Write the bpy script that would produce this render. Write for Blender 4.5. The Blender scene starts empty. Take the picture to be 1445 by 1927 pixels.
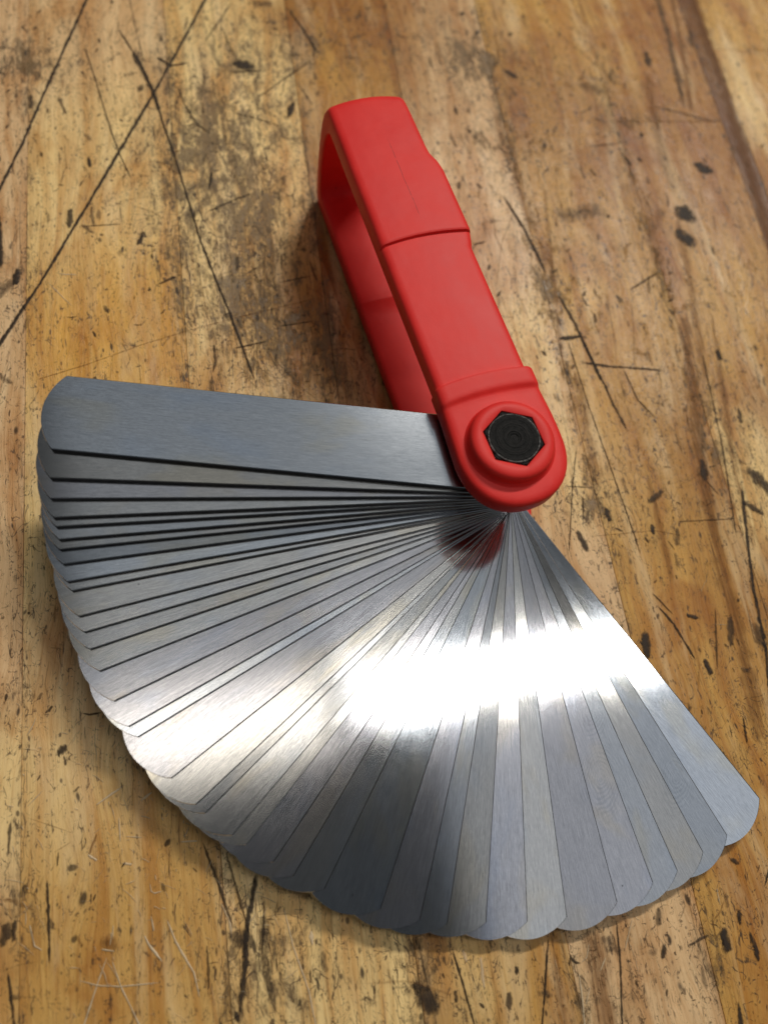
import bpy, bmesh, math, random
from mathutils import Vector, Matrix
MM = 0.001
scene = bpy.context.scene
col = scene.collection

# ------------------------------------------------------------------ camera
cam_data = bpy.data.cameras.new('camera')
cam = bpy.data.objects.new('camera', cam_data)
col.objects.link(cam)
cam.location = (-0.025874, -0.060038, 0.138440)
cam.rotation_euler = (0.362377, -0.130159, 0.155356)
cam_data.sensor_fit = 'VERTICAL'
cam_data.sensor_height = 24.0
cam_data.lens = 24.0 * 1510.1 / 1927.0
cam_data.clip_start = 0.005
cam_data.clip_end = 50.0
cam_data.dof.use_dof = True
cam_data.dof.focus_distance = 0.137
cam_data.dof.aperture_fstop = 8.0
scene.camera = cam

# ------------------------------------------------------------------ room light
world = bpy.data.worlds.new('World')
scene.world = world
world.use_nodes = True
bg = world.node_tree.nodes['Background']
bg.inputs['Color'].default_value = (0.92, 0.97, 1.0, 1)
bg.inputs['Strength'].default_value = 0.035


def area_light(name, loc, target, sx, sy, power, color, spin=None):
    ld = bpy.data.lights.new(name, 'AREA')
    ld.shape = 'RECTANGLE'
    ld.size, ld.size_y = sx, sy
    ld.energy = power
    ld.color = color
    o = bpy.data.objects.new(name, ld)
    col.objects.link(o)
    o.location = loc
    if spin is not None:
        o.rotation_euler = (0, 0, spin)
    else:
        o.rotation_euler = (Vector(target) - Vector(loc)).to_track_quat('-Z', 'Y').to_euler()
    return o


ROW = math.radians(20.5)
# row of tube fixtures hanging over the bench: the first is the white band mirrored in the blades,
# the next row behind it is the key light and throws the holder's shadow to the near left
area_light('strip_lamp', (0.425, 0.237, 1.5), None, 0.70, 0.095, 1.7, (1.0, 0.97, 0.91), spin=ROW)
area_light('dim_strip_lamp', (-0.165, 0.017, 1.5), None, 0.42, 0.13, 0.34, (1.0, 0.93, 0.82), spin=ROW)
area_light('second_strip_lamp', (0.42, 1.24, 1.5), None, 0.8, 0.13, 16.0, (1.0, 0.95, 0.86), spin=ROW)
# unseen fill lamps, added so the blades mirror a soft grey glow
area_light('side_fill_lamp', (1.12, 0.02, 1.6), None, 1.5, 0.74, 0.95, (0.93, 0.96, 1.0), spin=ROW)
area_light('back_fill_lamp', (-0.12, 0.58, 1.6), None, 1.0, 0.85, 0.48, (0.94, 0.98, 1.0), spin=ROW)

scene.view_settings.view_transform = 'Standard'
scene.view_settings.look = 'None'
scene.view_settings.exposure = 0.85
scene.view_settings.gamma = 1.0
scene.view_settings.use_curve_mapping = False
scene.render.engine = 'CYCLES'
scene.cycles.transparent_max_bounces = 24
scene.cycles.max_bounces = 10
scene.cycles.caustics_reflective = False


# ------------------------------------------------------------------ helpers
def link(name, verts, faces, mat, parent=None, smooth_angle=None):
    me = bpy.data.meshes.new(name)
    me.from_pydata(verts, [], faces)
    me.validate()
    bm = bmesh.new()
    bm.from_mesh(me)
    bmesh.ops.recalc_face_normals(bm, faces=bm.faces)
    bm.to_mesh(me)
    bm.free()
    me.materials.append(mat)
    if smooth_angle is not None:
        me.polygons.foreach_set('use_smooth', [True] * len(me.polygons))
        me.set_sharp_from_angle(angle=math.radians(smooth_angle))
    o = bpy.data.objects.new(name, me)
    col.objects.link(o)
    if parent:
        o.parent = parent
    return o


class NT:
    """small node-tree writer"""
    def __init__(self, name):
        self.m = bpy.data.materials.new(name)
        self.m.use_nodes = True
        self.t = self.m.node_tree
        self.bsdf = self.t.nodes['Principled BSDF']
        self.out = self.t.nodes['Material Output']

    def n(self, typ, **kw):
        nd = self.t.nodes.new(typ)
        for k, v in kw.items():
            setattr(nd, k, v)
        return nd

    def set(self, sock, v):
        if isinstance(v, bpy.types.NodeSocket):
            self.t.links.new(v, sock)
        else:
            sock.default_value = v

    def math(self, op, a, b=0.0, c=None, clamp=False):
        nd = self.n('ShaderNodeMath', operation=op, use_clamp=clamp)
        self.set(nd.inputs[0], a)
        self.set(nd.inputs[1], b)
        if c is not None:
            self.set(nd.inputs[2], c)
        return nd.outputs[0]

    def mix(self, fac, a, b, mode='MIX'):
        nd = self.n('ShaderNodeMix', data_type='RGBA', blend_type=mode)
        self.set(nd.inputs[0], fac)
        self.set(nd.inputs[6], a)
        self.set(nd.inputs[7], b)
        return nd.outputs[2]

    def rng(self, v, a, b, c=0.0, d=1.0, smooth=True):
        nd = self.n('ShaderNodeMapRange', interpolation_type='SMOOTHSTEP' if smooth else 'LINEAR')
        for i, x in enumerate((v, a, b, c, d)):
            self.set(nd.inputs[i], x)
        return nd.outputs[0]

    def scaled(self, vec, s, off=None):
        nd = self.n('ShaderNodeVectorMath', operation='MULTIPLY')
        self.set(nd.inputs[0], vec)
        nd.inputs[1].default_value = s
        r = nd.outputs[0]
        if off is not None:
            a = self.n('ShaderNodeVectorMath', operation='ADD')
            self.set(a.inputs[0], r)
            self.set(a.inputs[1], off)
            r = a.outputs[0]
        return r

    def noise(self, vec, scale=1.0, detail=4.0, rough=0.55, dist=0.0):
        nd = self.n('ShaderNodeTexNoise')
        self.set(nd.inputs['Vector'], vec)
        nd.inputs['Scale'].default_value = scale
        nd.inputs['Detail'].default_value = detail
        nd.inputs['Roughness'].default_value = rough
        nd.inputs['Distortion'].default_value = dist
        return nd.outputs[0]

    def voro(self, vec, scale=1.0, rnd=1.0, out='Distance'):
        nd = self.n('ShaderNodeTexVoronoi')
        self.set(nd.inputs['Vector'], vec)
        nd.inputs['Scale'].default_value = scale
        nd.inputs['Randomness'].default_value = rnd
        return nd

    def bump(self, h, strength, dist, normal=None):
        nd = self.n('ShaderNodeBump')
        nd.inputs['Strength'].default_value = strength
        nd.inputs['Distance'].default_value = dist
        self.set(nd.inputs['Height'], h)
        if normal is not None:
            self.set(nd.inputs['Normal'], normal)
        return nd.outputs[0]


def srgb(r, g, b):
    f = lambda c: (c / 255 / 12.92) if c / 255 <= 0.04045 else ((c / 255 + 0.055) / 1.055) ** 2.4
    return (f(r), f(g), f(b), 1.0)


# ------------------------------------------------------------------ materials
def wood_material():
    w = NT('worn_maple')
    tc = w.n('ShaderNodeTexCoord').outputs['Object']
    info = w.n('ShaderNodeObjectInfo')
    off = w.n('ShaderNodeCombineXYZ')
    w.set(off.inputs[0], w.math('MULTIPLY', info.outputs['Random'], 731.0))
    w.set(off.inputs[1], w.math('MULTIPLY', info.outputs['Random'], 413.0))
    p = w.scaled(tc, (1000, 1000, 1000), off.outputs[0])      # millimetres, shifted per plank
    q = w.scaled(tc, (1000, 1000, 1000))                      # millimetres, common to the bench
    tone = w.n('ShaderNodeAttribute', attribute_name='tone').outputs['Color']
    dirt = w.n('ShaderNodeAttribute', attribute_name='grime').outputs['Fac']
    # grain
    warp = w.noise(w.scaled(p, (0.02, 0.06, 1)), 1.0, 2)
    wv = w.n('ShaderNodeCombineXYZ')
    w.set(wv.inputs[1], w.math('MULTIPLY', w.math('SUBTRACT', warp, 0.5), 14.0))
    gadd = w.n('ShaderNodeVectorMath', operation='ADD')
    w.set(gadd.inputs[0], p)
    w.set(gadd.inputs[1], wv.outputs[0])
    pg = gadd.outputs[0]
    broad = w.noise(w.scaled(pg, (0.012, 0.22, 1)), 1.0, 3, 0.6)
    fine = w.noise(w.scaled(pg, (0.07, 2.3, 1)), 1.0, 4, 0.65)
    hair = w.noise(w.scaled(pg, (0.25, 9.0, 1)), 1.0, 2, 0.6)
    c = w.mix(w.rng(broad, 0.42, 0.66, 0, 0.6), tone, w.mix(1.0, tone, srgb(218, 182, 132), 'MULTIPLY'))
    c = w.mix(w.rng(broad, 0.48, 0.30, 0, 0.5), c, w.mix(1.0, c, (1.22, 1.22, 1.2, 1), 'MULTIPLY'))
    c = w.mix(w.rng(fine, 0.45, 0.75, 0, 0.55), c, w.mix(1.0, c, srgb(196, 166, 128), 'MULTIPLY'))
    c = w.mix(w.rng(hair, 0.5, 0.78, 0, 0.35), c, w.mix(1.0, c, srgb(186, 156, 122), 'MULTIPLY'))
    # soft handling stains
    blot = w.noise(w.scaled(q, (0.045, 0.07, 1)), 1.0, 5, 0.6, 0.6)
    c = w.mix(w.rng(blot, 0.48, 0.68, 0, 0.60), c, w.mix(1.0, c, srgb(204, 166, 112), 'MULTIPLY'))
    pale = w.noise(w.scaled(q, (0.022, 0.13, 1), (40, 17, 0)), 1.0, 5, 0.65, 0.5)
    c = w.mix(w.rng(pale, 0.48, 0.70, 0, 0.45), c, srgb(244, 216, 168))
    # ground-in black grime: mottled, denser where work was done
    g1 = w.noise(w.scaled(q, (0.13, 0.24, 1)), 1.0, 9, 0.74, 0.7)
    g2 = w.noise(w.scaled(q, (0.45, 1.1, 1), (7, 3, 0)), 1.0, 6, 0.7, 0.5)
    gm = w.math('ADD', w.math('MULTIPLY', g1, 0.62), w.math('MULTIPLY', g2, 0.38))
    thr = w.math('SUBTRACT', 0.615, w.math('MULTIPLY', dirt, 0.17))
    gmask = w.rng(w.math('SUBTRACT', gm, thr), 0.0, 0.11, 0, 0.74)
    c = w.mix(gmask, c, srgb(78, 62, 45))
    # thin scribbled scratches packed with dirt
    for sx, sy, o, lo, k in ((0.10, 0.16, (0, 0, 0), 0.012, 0.85), (0.26, 0.40, (50, 9, 0), 0.018, 0.75), (0.03, 0.35, (8, 77, 0), 0.012, 0.75)):
        rn = w.noise(w.scaled(q, (sx, sy, 1), o), 1.0, 2.5, 0.55, 1.6)
        rl = w.rng(w.math('ABSOLUTE', w.math('SUBTRACT', rn, 0.5)), lo, lo * 0.2)
        br = w.rng(w.math('ADD', g2, w.math('MULTIPLY', dirt, 0.20)), 0.49, 0.64)
        c = w.mix(w.math('MULTIPLY', w.math('MULTIPLY', rl, br), k), c, srgb(70, 54, 40))
    haze = w.math('MULTIPLY', dirt, w.rng(g1, 0.40, 0.62, 0.0, 0.42))
    c = w.mix(haze, c, srgb(140, 114, 78))
    # pores and ticks along the grain
    def ticks(sx, sy, thr_lo, prob, off, amt, cin):
        v = w.voro(w.scaled(pg, (sx, sy, 0.0), off))
        sep = w.n('ShaderNodeSeparateColor')
        w.set(sep.inputs[0], v.outputs['Color'])
        ok = w.rng(sep.outputs[0], prob, prob - 0.12)
        size = w.math('MULTIPLY', thr_lo, w.math('ADD', 0.35, sep.outputs[1]))
        dot = w.rng(v.outputs['Distance'], size, w.math('MULTIPLY', size, 0.45))
        return w.mix(w.math('MULTIPLY', w.math('MULTIPLY', dot, ok), amt), cin, srgb(46, 36, 28))
    c = ticks(0.16, 0.42, 0.16, 0.55, (3, 5, 0), 0.85, c)
    c = ticks(0.40, 0.80, 0.20, 0.45, (11, 2, 0), 0.75, c)
    c = ticks(0.9, 1.6, 0.24, 0.40, (1, 19, 0), 0.55, c)
    w.set(w.bsdf.inputs['Base Color'], c)
    rough = w.math('ADD', 0.22, w.math('MULTIPLY', blot, 0.25))
    w.set(w.bsdf.inputs['Roughness'], rough)
    w.bsdf.inputs['Specular IOR Level'].default_value = 0.24
    dents = w.noise(w.scaled(q, (0.25, 0.4, 1), (90, 0, 0)), 1.0, 5, 0.6)
    h = w.math('ADD', w.math('MULTIPLY', hair, 0.25), w.math('MULTIPLY', fine, 0.5))
    h = w.math('ADD', h, w.math('MULTIPLY', dents, 1.2))
    h = w.math('SUBTRACT', h, w.math('MULTIPLY', gmask, 0.5))
    w.set(w.bsdf.inputs['Normal'], w.bump(h, 0.7, 0.00022))
    return w.m


def mark_material(name, colour, sharp, grain=(0.9, 1.8, 1), fray=1.9):
    """a stain or scratch whose edge frays: uv.x runs along it, uv.y across it"""
    w = NT(name)
    uv = w.n('ShaderNodeUVMap', uv_map='UVMap').outputs[0]
    sep = w.n('ShaderNodeSeparateXYZ')
    w.set(sep.inputs[0], uv)
    amt = w.n('ShaderNodeAttribute', attribute_name='amount').outputs['Fac']
    tc = w.scaled(w.n('ShaderNodeTexCoord').outputs['Object'], (1000, 1000, 0))
    v = w.math('ABSOLUTE', w.math('SUBTRACT', w.math('MULTIPLY', sep.outputs[1], 2), 1))
    n1 = w.noise(w.scaled(tc, grain), 1.0, 7, 0.75, 0.4)
    n2 = w.noise(w.scaled(tc, (0.35, 0.5, 1)), 1.0, 3, 0.6)
    prof = w.math('MULTIPLY', w.math('SUBTRACT', 1.0, w.math('POWER', v, 1.6)), sep.outputs[0])
    e = w.math('ADD', prof, w.math('MULTIPLY', w.math('SUBTRACT', n1, 0.5), fray))
    e = w.math('ADD', e, w.math('MULTIPLY', w.math('SUBTRACT', n2, 0.5), 0.7))
    edge = w.rng(prof, 0.0, 0.55)
    a = w.math('MULTIPLY', w.rng(e, 0.15, 0.15 + sharp), amt)
    a = w.math('MULTIPLY', a, edge)
    w.set(w.bsdf.inputs['Base Color'], colour)
    w.bsdf.inputs['Roughness'].default_value = 0.6
    w.bsdf.inputs['Specular IOR Level'].default_value = 0.2
    w.set(w.bsdf.inputs['Alpha'], a)
    w.set(w.bsdf.inputs['Normal'], w.bump(w.math('MULTIPLY', prof, -1.0), 0.8, 0.00025))
    return w.m


FINGERPRINTS = ((26.8, -46.2, 6.5), (24.4, -35.5, 5.0), (40.0, -44.0, 5.0))


def steel_material():
    w = NT('brushed_steel')
    tc = w.n('ShaderNodeTexCoord').outputs['Object']
    info = w.n('ShaderNodeObjectInfo')
    off = w.n('ShaderNodeCombineXYZ')
    w.set(off.inputs[0], w.math('MULTIPLY', info.outputs['Random'], 517.0))
    w.set(off.inputs[1], w.math('MULTIPLY', info.outputs['Random'], 229.0))
    p = w.scaled(tc, (1000, 1000, 1000), off.outputs[0])
    brush = w.noise(w.scaled(p, (0.35, 16.0, 1)), 1.0, 3, 0.65)
    brush2 = w.noise(w.scaled(p, (0.06, 4.0, 1)), 1.0, 3, 0.6)
    grainy = w.noise(w.scaled(p, (1.1, 6.0, 1)), 1.0, 4, 0.75)
    smear = w.noise(w.scaled(p, (0.06, 0.16, 1)), 1.0, 5, 0.62, 0.8)
    film = w.noise(w.scaled(p, (0.05, 0.10, 1), (31, 7, 0)), 1.0, 3, 0.55, 0.5)
    base = w.mix(w.rng(brush, 0.3, 0.7), w.mix(1.0, info.outputs['Color'], (0.66, 0.67, 0.68, 1), 'MULTIPLY'), info.outputs['Color'])
    base = w.mix(w.rng(grainy, 0.38, 0.66, 0.0, 0.6), base, w.mix(1.0, base, (0.74, 0.75, 0.77, 1), 'MULTIPLY'))
    base = w.mix(w.rng(brush2, 0.38, 0.66, 0.0, 0.22), base, w.mix(1.0, base, (0.72, 0.73, 0.75, 1), 'MULTIPLY'))
    # greasy fingerprints
    pos = w.scaled(w.n('ShaderNodeNewGeometry').outputs['Position'], (1000, 1000, 0))
    for fx, fy, fr in FINGERPRINTS:
        dv = w.n('ShaderNodeVectorMath', operation='SUBTRACT')
        w.set(dv.inputs[0], pos)
        dv.inputs[1].default_value = (fx, fy, 0)
        le = w.n('ShaderNodeVectorMath', operation='LENGTH')
        w.set(le.inputs[0], w.scaled(dv.outputs[0], (1.25, 0.8, 0)))
        wr = w.noise(dv.outputs[0], 0.22, 2, 0.5)
        rg = w.math('SINE', w.math('MULTIPLY', w.math('ADD', le.outputs['Value'], w.math('MULTIPLY', wr, 2.2)), 11.0))
        mk = w.math('MULTIPLY', w.rng(rg, -0.3, 0.6), w.rng(le.outputs['Value'], fr, fr * 0.5))
        mk = w.math('MULTIPLY', mk, w.rng(wr, 0.36, 0.52))
        base = w.mix(w.math('MULTIPLY', mk, 0.32), base, w.mix(1.0, base, (0.62, 0.66, 0.70, 1), 'MULTIPLY'))
    # thin oil film: faint straw and blue tints
    base = w.mix(w.rng(film, 0.52, 0.66, 0, 0.5), base, w.mix(1.0, base, (1.10, 1.0, 0.80, 1), 'MULTIPLY'))
    base = w.mix(w.rng(film, 0.46, 0.30, 0, 0.35), base, w.mix(1.0, base, (0.84, 0.95, 1.12, 1), 'MULTIPLY'))
    # specks of dirt and tiny nicks
    v = w.voro(w.scaled(p, (0.28, 0.30, 0.0)))
    sep = w.n('ShaderNodeSeparateColor')
    w.set(sep.inputs[0], v.outputs['Color'])
    dot = w.math('MULTIPLY', w.rng(v.outputs['Distance'], 0.055, 0.02), w.rng(sep.outputs[0], 0.13, 0.08))
    base = w.mix(w.math('MULTIPLY', dot, 0.8), base, (0.03, 0.03, 0.03, 1))
    w.set(w.bsdf.inputs['Base Color'], base)
    w.bsdf.inputs['Metallic'].default_value = 1.0
    r = w.math('ADD', info.outputs['Alpha'], w.math('MULTIPLY', w.math('SUBTRACT', smear, 0.5), 0.06))
    r = w.math('ADD', r, w.math('MULTIPLY', w.math('SUBTRACT', grainy, 0.5), 0.12))
    w.set(w.bsdf.inputs['Roughness'], r)
    w.bsdf.inputs['Anisotropic'].default_value = 0.45
    tv = w.n('ShaderNodeVectorTransform', vector_type='VECTOR', convert_from='OBJECT', convert_to='WORLD')
    tv.inputs[0].default_value = (0, 1, 0)
    w.set(w.bsdf.inputs['Tangent'], tv.outputs[0])
    # every leaf sits at a slightly different angle and is faintly bent: height in millimetres
    sx = w.n('ShaderNodeSeparateXYZ')
    w.set(sx.inputs[0], w.scaled(tc, (1000, 1000, 1000)))
    rnd2 = w.n('ShaderNodeTexWhiteNoise', noise_dimensions='1D')
    w.set(rnd2.inputs['W'], w.math('MULTIPLY', info.outputs['Random'], 997.0))
    roll = w.math('MULTIPLY', w.math('SUBTRACT', info.outputs['Random'], 0.5), 0.014)
    pitch = w.math('MULTIPLY', w.math('SUBTRACT', rnd2.outputs['Value'], 0.5), 0.012)
    tilt = w.math('ADD', w.math('MULTIPLY', sx.outputs[1], roll), w.math('MULTIPLY', sx.outputs[0], pitch))
    wave = w.noise(w.scaled(p, (0.028, 0.05, 1), (5, 60, 0)), 1.0, 0, 0.5)
    tilt = w.math('ADD', tilt, w.math('MULTIPLY', wave, 0.05))
    nrm = w.bump(tilt, 1.0, 0.001)
    h = w.math('ADD', w.math('MULTIPLY', brush, 0.5), w.math('MULTIPLY', grainy, 0.5))
    w.set(w.bsdf.inputs['Normal'], w.bump(h, 0.16, 0.000010, nrm))
    return w.m


def plastic_material():
    w = NT('red_plastic')
    tc = w.n('ShaderNodeTexCoord').outputs['Object']
    p = w.scaled(tc, (1000, 1000, 1000))
    mott = w.noise(w.scaled(p, (0.10, 0.14, 0.2)), 1.0, 5, 0.6)
    c = w.mix(w.rng(mott, 0.35, 0.7), (0.76, 0.030, 0.026, 1), (0.82, 0.040, 0.033, 1))
    # fine scuff running along the top face
    sep = w.n('ShaderNodeSeparateXYZ')
    w.set(sep.inputs[0], p)
    wob = w.noise(w.scaled(p, (0.16, 0, 0)), 1.0, 3, 0.6)
    line_y = w.math('ADD', -0.55, w.math('MULTIPLY', w.math('SUBTRACT', wob, 0.5), 0.6))
    dy = w.math('ABSOLUTE', w.math('SUBTRACT', sep.outputs[1], line_y))
    m = w.rng(dy, 0.10, 0.03)
    m = w.math('MULTIPLY', m, w.rng(sep.outputs[0], 44, 47))
    m = w.math('MULTIPLY', m, w.rng(sep.outputs[0], 64, 60))
    m = w.math('MULTIPLY', m, w.rng(sep.outputs[2], 24, 25))
    m = w.math('MULTIPLY', m, w.rng(w.noise(w.scaled(p, (0.8, 0, 0)), 1.0, 3), 0.36, 0.5))
    c = w.mix(w.math('MULTIPLY', m, 0.6), c, (0.16, 0.01, 0.012, 1))
    # a few specks and scuffs
    v = w.voro(w.scaled(p, (0.22, 0.22, 0.22)))
    s2 = w.n('ShaderNodeSeparateColor')
    w.set(s2.inputs[0], v.outputs['Color'])
    dot = w.math('MULTIPLY', w.rng(v.outputs['Distance'], 0.05, 0.02), w.rng(s2.outputs[0], 0.12, 0.08))
    c = w.mix(w.math('MULTIPLY', dot, 0.8), c, (0.10, 0.008, 0.008, 1))
    scuff = w.noise(w.scaled(p, (0.5, 1.6, 1.0), (3, 9, 1)), 1.0, 7, 0.75, 1.0)
    c = w.mix(w.rng(scuff, 0.66, 0.80, 0, 0.22), c, (0.70, 0.12, 0.11, 1))
    w.set(w.bsdf.inputs['Base Color'], c)
    w.set(w.bsdf.inputs['Roughness'], w.math('ADD', 0.36, w.math('MULTIPLY', mott, 0.20)))
    w.bsdf.inputs['Specular IOR Level'].default_value = 0.2
    w.bsdf.inputs['Subsurface Weight'].default_value = 0.0
    grain = w.noise(p, 2.6, 3, 0.6)
    low = w.noise(p, 0.16, 2, 0.5)
    nrm = w.bump(low, 0.35, 0.0004)
    w.set(w.bsdf.inputs['Normal'], w.bump(grain, 0.18, 0.00008, nrm))
    return w.m


def bolt_material():
    w = NT('black_oxide_steel')
    tc = w.n('ShaderNodeTexCoord').outputs['Object']
    p = w.scaled(tc, (1000, 1000, 1000))
    ln = w.n('ShaderNodeVectorMath', operation='LENGTH')
    w.set(ln.inputs[0], w.scaled(p, (1, 1, 0)))
    rad = ln.outputs['Value']
    jit = w.noise(p, 0.7, 3, 0.6)
    rr = w.math('ADD', rad, w.math('MULTIPLY', jit, 0.25))
    rings = w.math('SINE', w.math('MULTIPLY', rr, 15.0))
    rings2 = w.math('SINE', w.math('MULTIPLY', rr, 5.3))
    ring = w.math('ADD', w.math('MULTIPLY', rings, 0.5), w.math('MULTIPLY', rings2, 0.7))
    spots = w.noise(p, 2.4, 5, 0.7)
    c = w.mix(w.rng(spots, 0.35, 0.75), (0.004, 0.004, 0.004, 1), (0.018, 0.017, 0.016, 1))
    c = w.mix(w.rng(ring, 0.5, 1.1, 0, 0.5), c, (0.030, 0.027, 0.026, 1))
    worn = w.math('MULTIPLY', w.rng(rad, 3.95, 4.1), w.rng(rad, 4.3, 4.15))
    c = w.mix(w.math('MULTIPLY', worn, w.rng(spots, 0.4, 0.6, 0.1, 0.8)), c, (0.26, 0.25, 0.24, 1))
    w.set(w.bsdf.inputs['Base Color'], c)
    w.bsdf.inputs['Metallic'].default_value = 0.2
    w.bsdf.inputs['Specular IOR Level'].default_value = 0.16
    w.set(w.bsdf.inputs['Roughness'], w.math('ADD', 0.42, w.math('MULTIPLY', spots, 0.22)))
    hgt = w.math('ADD', w.math('MULTIPLY', ring, 0.4), spots)
    w.set(w.bsdf.inputs['Normal'], w.bump(hgt, 0.9, 0.00014))
    return w.m


WOOD = wood_material()
STEEL = steel_material()
RED = plastic_material()
BLACK = bolt_material()
_e = NT('shaded_steel_edge')  # blade sides and edge lines, their shade put into a darker steel
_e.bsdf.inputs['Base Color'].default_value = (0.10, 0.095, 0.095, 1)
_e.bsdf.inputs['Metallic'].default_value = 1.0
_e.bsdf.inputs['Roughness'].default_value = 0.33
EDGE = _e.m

TONE = {
    'pink': srgb(232, 194, 146), 'pale': srgb(250, 216, 150), 'ochre': srgb(228, 172, 82), 'gold': srgb(212, 164, 88), 'brown': srgb(176, 124, 60), 'walnut': srgb(132, 86, 36),
}

# low-frequency wear of the bench top, millimetres in the bench frame (x along the grain)
GRIME = [(114.9, 34.4, 14.5, 0.7), (89.8, 38.7, 14.9, 0.95), (66.8, 34.9, 12.1, 0.95), (48.6, 41.8, 10.5, 0.8), (40.3, 28.8, 12.7, 0.5), (111.1, 82.9, 9.9, 0.7), (79.7, 50.6, 13.2, 0.35), (63.4, 54.6, 8.4, 0.3), (33.6, 37.8, 11.3, 0.5), (55.4, 82.2, 6.9, 0.5), (114.0, -19.9, 10.7, 0.9), (86.1, -21.2, 12.7, 0.5), (30.1, 21.4, 10.5, 0.4), (-67.8, 46.5, 8.8, 0.6), (-75.5, 21.2, 9.1, 0.65), (-75.2, 40.8, 8.7, 0.5), (111.3, 63.9, 15.9, 0.25), (48.6, 68.4, 10.9, 0.15), (118.7, 9.3, 11.5, 0.5), (57.7, -24.2, 9.7, 0.3), (45.4, -52.3, 31.3, 0.3), (0.2, -20.7, 7.5, 0.45), (-6.4, -32.3, 10.9, 0.35), (6.7, -53.3, 17.5, 0.35), (102.2, -48.6, 20.6, 0.3), (45.2, -27.5, 7.2, 0.5), (2.2, 78.9, 5.3, 0.2), (-25.1, 81.2, 4.9, 0.3), (-81.8, -7.8, 13.1, 0.3), (-78.1, -32.1, 8.3, 0.35), (-45.2, -42.6, 12.3, 0.4), (-56.5, 81.6, 4.5, 0.5)]
TONES = [(121.0, 63.7, 17.4, 'pink'), (91.5, 61.1, 13.2, 'pale'), (67.8, 70.1, 11.3, 'pale'), (49.8, 66.4, 12.0, 'ochre'), (37.4, 60.8, 10.9, 'ochre'), (39.3, 74.4, 7.7, 'ochre'), (37.5, 43.6, 7.2, 'pale'), (116.6, 36.7, 14.5, 'pale'), (86.7, 33.2, 12.7, 'pale'), (98.9, 83.8, 6.4, 'pink'), (-41.4, 81.8, 6.3, 'pale'), (-26.3, 71.4, 9.2, 'pink'), (-38.6, 73.1, 9.7, 'pale'), (-51.1, 67.8, 11.9, 'gold'), (-66.6, 62.8, 13.1, 'gold'), (-67.5, 78.5, 6.7, 'gold'), (-66.7, 39.9, 8.1, 'pale'), (-75.6, 29.5, 8.1, 'pale'), (-79.7, 4.9, 10.2, 'gold'), (-78.6, -11.3, 10.6, 'pink'), (-78.3, 13.3, 5.0, 'pale'), (-74.6, -35.2, 7.5, 'gold'), (115.7, -18.9, 10.7, 'pink'), (75.4, -19.1, 9.9, 'pink'), (33.7, -21.4, 6.9, 'pale'), (3.4, -22.6, 7.6, 'pale'), (-17.8, -18.6, 9.3, 'pink'), (98.9, -32.9, 12.0, 'brown'), (67.6, -33.8, 12.6, 'gold'), (74.8, -47.2, 13.1, 'brown'), (26.4, -35.0, 14.0, 'gold'), (13.0, -49.2, 14.0, 'brown'), (-19.4, -34.3, 15.9, 'gold'), (-26.2, -48.7, 10.8, 'brown'), (107.6, -84.2, 8.8, 'pale'), (116.9, -97.6, 9.2, 'gold'), (37.6, -69.1, 11.4, 'gold'), (0.4, -57.2, 9.3, 'pale'), (-48.3, -31.3, 9.9, 'gold'), (40.0, 23.4, 10.7, 'brown'), (121.9, 20.3, 7.5, 'brown'), (111.9, 11.4, 10.0, 'gold'), (122.4, -2.9, 13.1, 'brown'), (123.5, -55.1, 8.6, 'gold')]

# ------------------------------------------------------------------ the bench top: glued strips, each one an object
WA = 1.867940                       # direction of the grain
rnd = random.Random(7)


def box(x0, x1, y0, y1, z0, z1):
    v = [(x, y, z) for z in (z0, z1) for y in (y0, y1) for x in (x0, x1)]
    f = [(0, 2, 3, 1), (4, 5, 7, 6), (0, 1, 5, 4), (2, 6, 7, 3), (0, 4, 6, 2), (1, 3, 7, 5)]
    return v, f


bv, bf = box(-0.34, 0.40, -0.30, 0.28, -0.045, -0.0022)
bench = link('workbench_top', bv, bf, WOOD)
bench.rotation_euler = (0, 0, WA)
bench['kind'] = 'structure'
bench['label'] = 'worn scratched butcher block workbench top of glued wooden strips'


def tone_at(x, y, base, y0, y1):
    r, g, b, wt = base[0], base[1], base[2], 1.0
    for cx, cy, rad, k in TONES:
        if not y0 - 3 < cy < y1 + 3 or y1 - y0 < 10:
            continue
        d2 = ((x - cx) / 1.25) ** 2 + (y - cy) ** 2
        e = 7.0 * math.exp(-d2 / (rad * rad))
        t = TONE[k]
        r += e * t[0]; g += e * t[1]; b += e * t[2]; wt += e
    return (r / wt, g / wt, b / wt, 1.0)


def grime_at(x, y):
    s = 0.10
    for cx, cy, rad, k in GRIME:
        s += k * math.exp(-((x - cx) ** 2 + (y - cy) ** 2) / (rad * rad))
    return min(s, 1.15)


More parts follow.
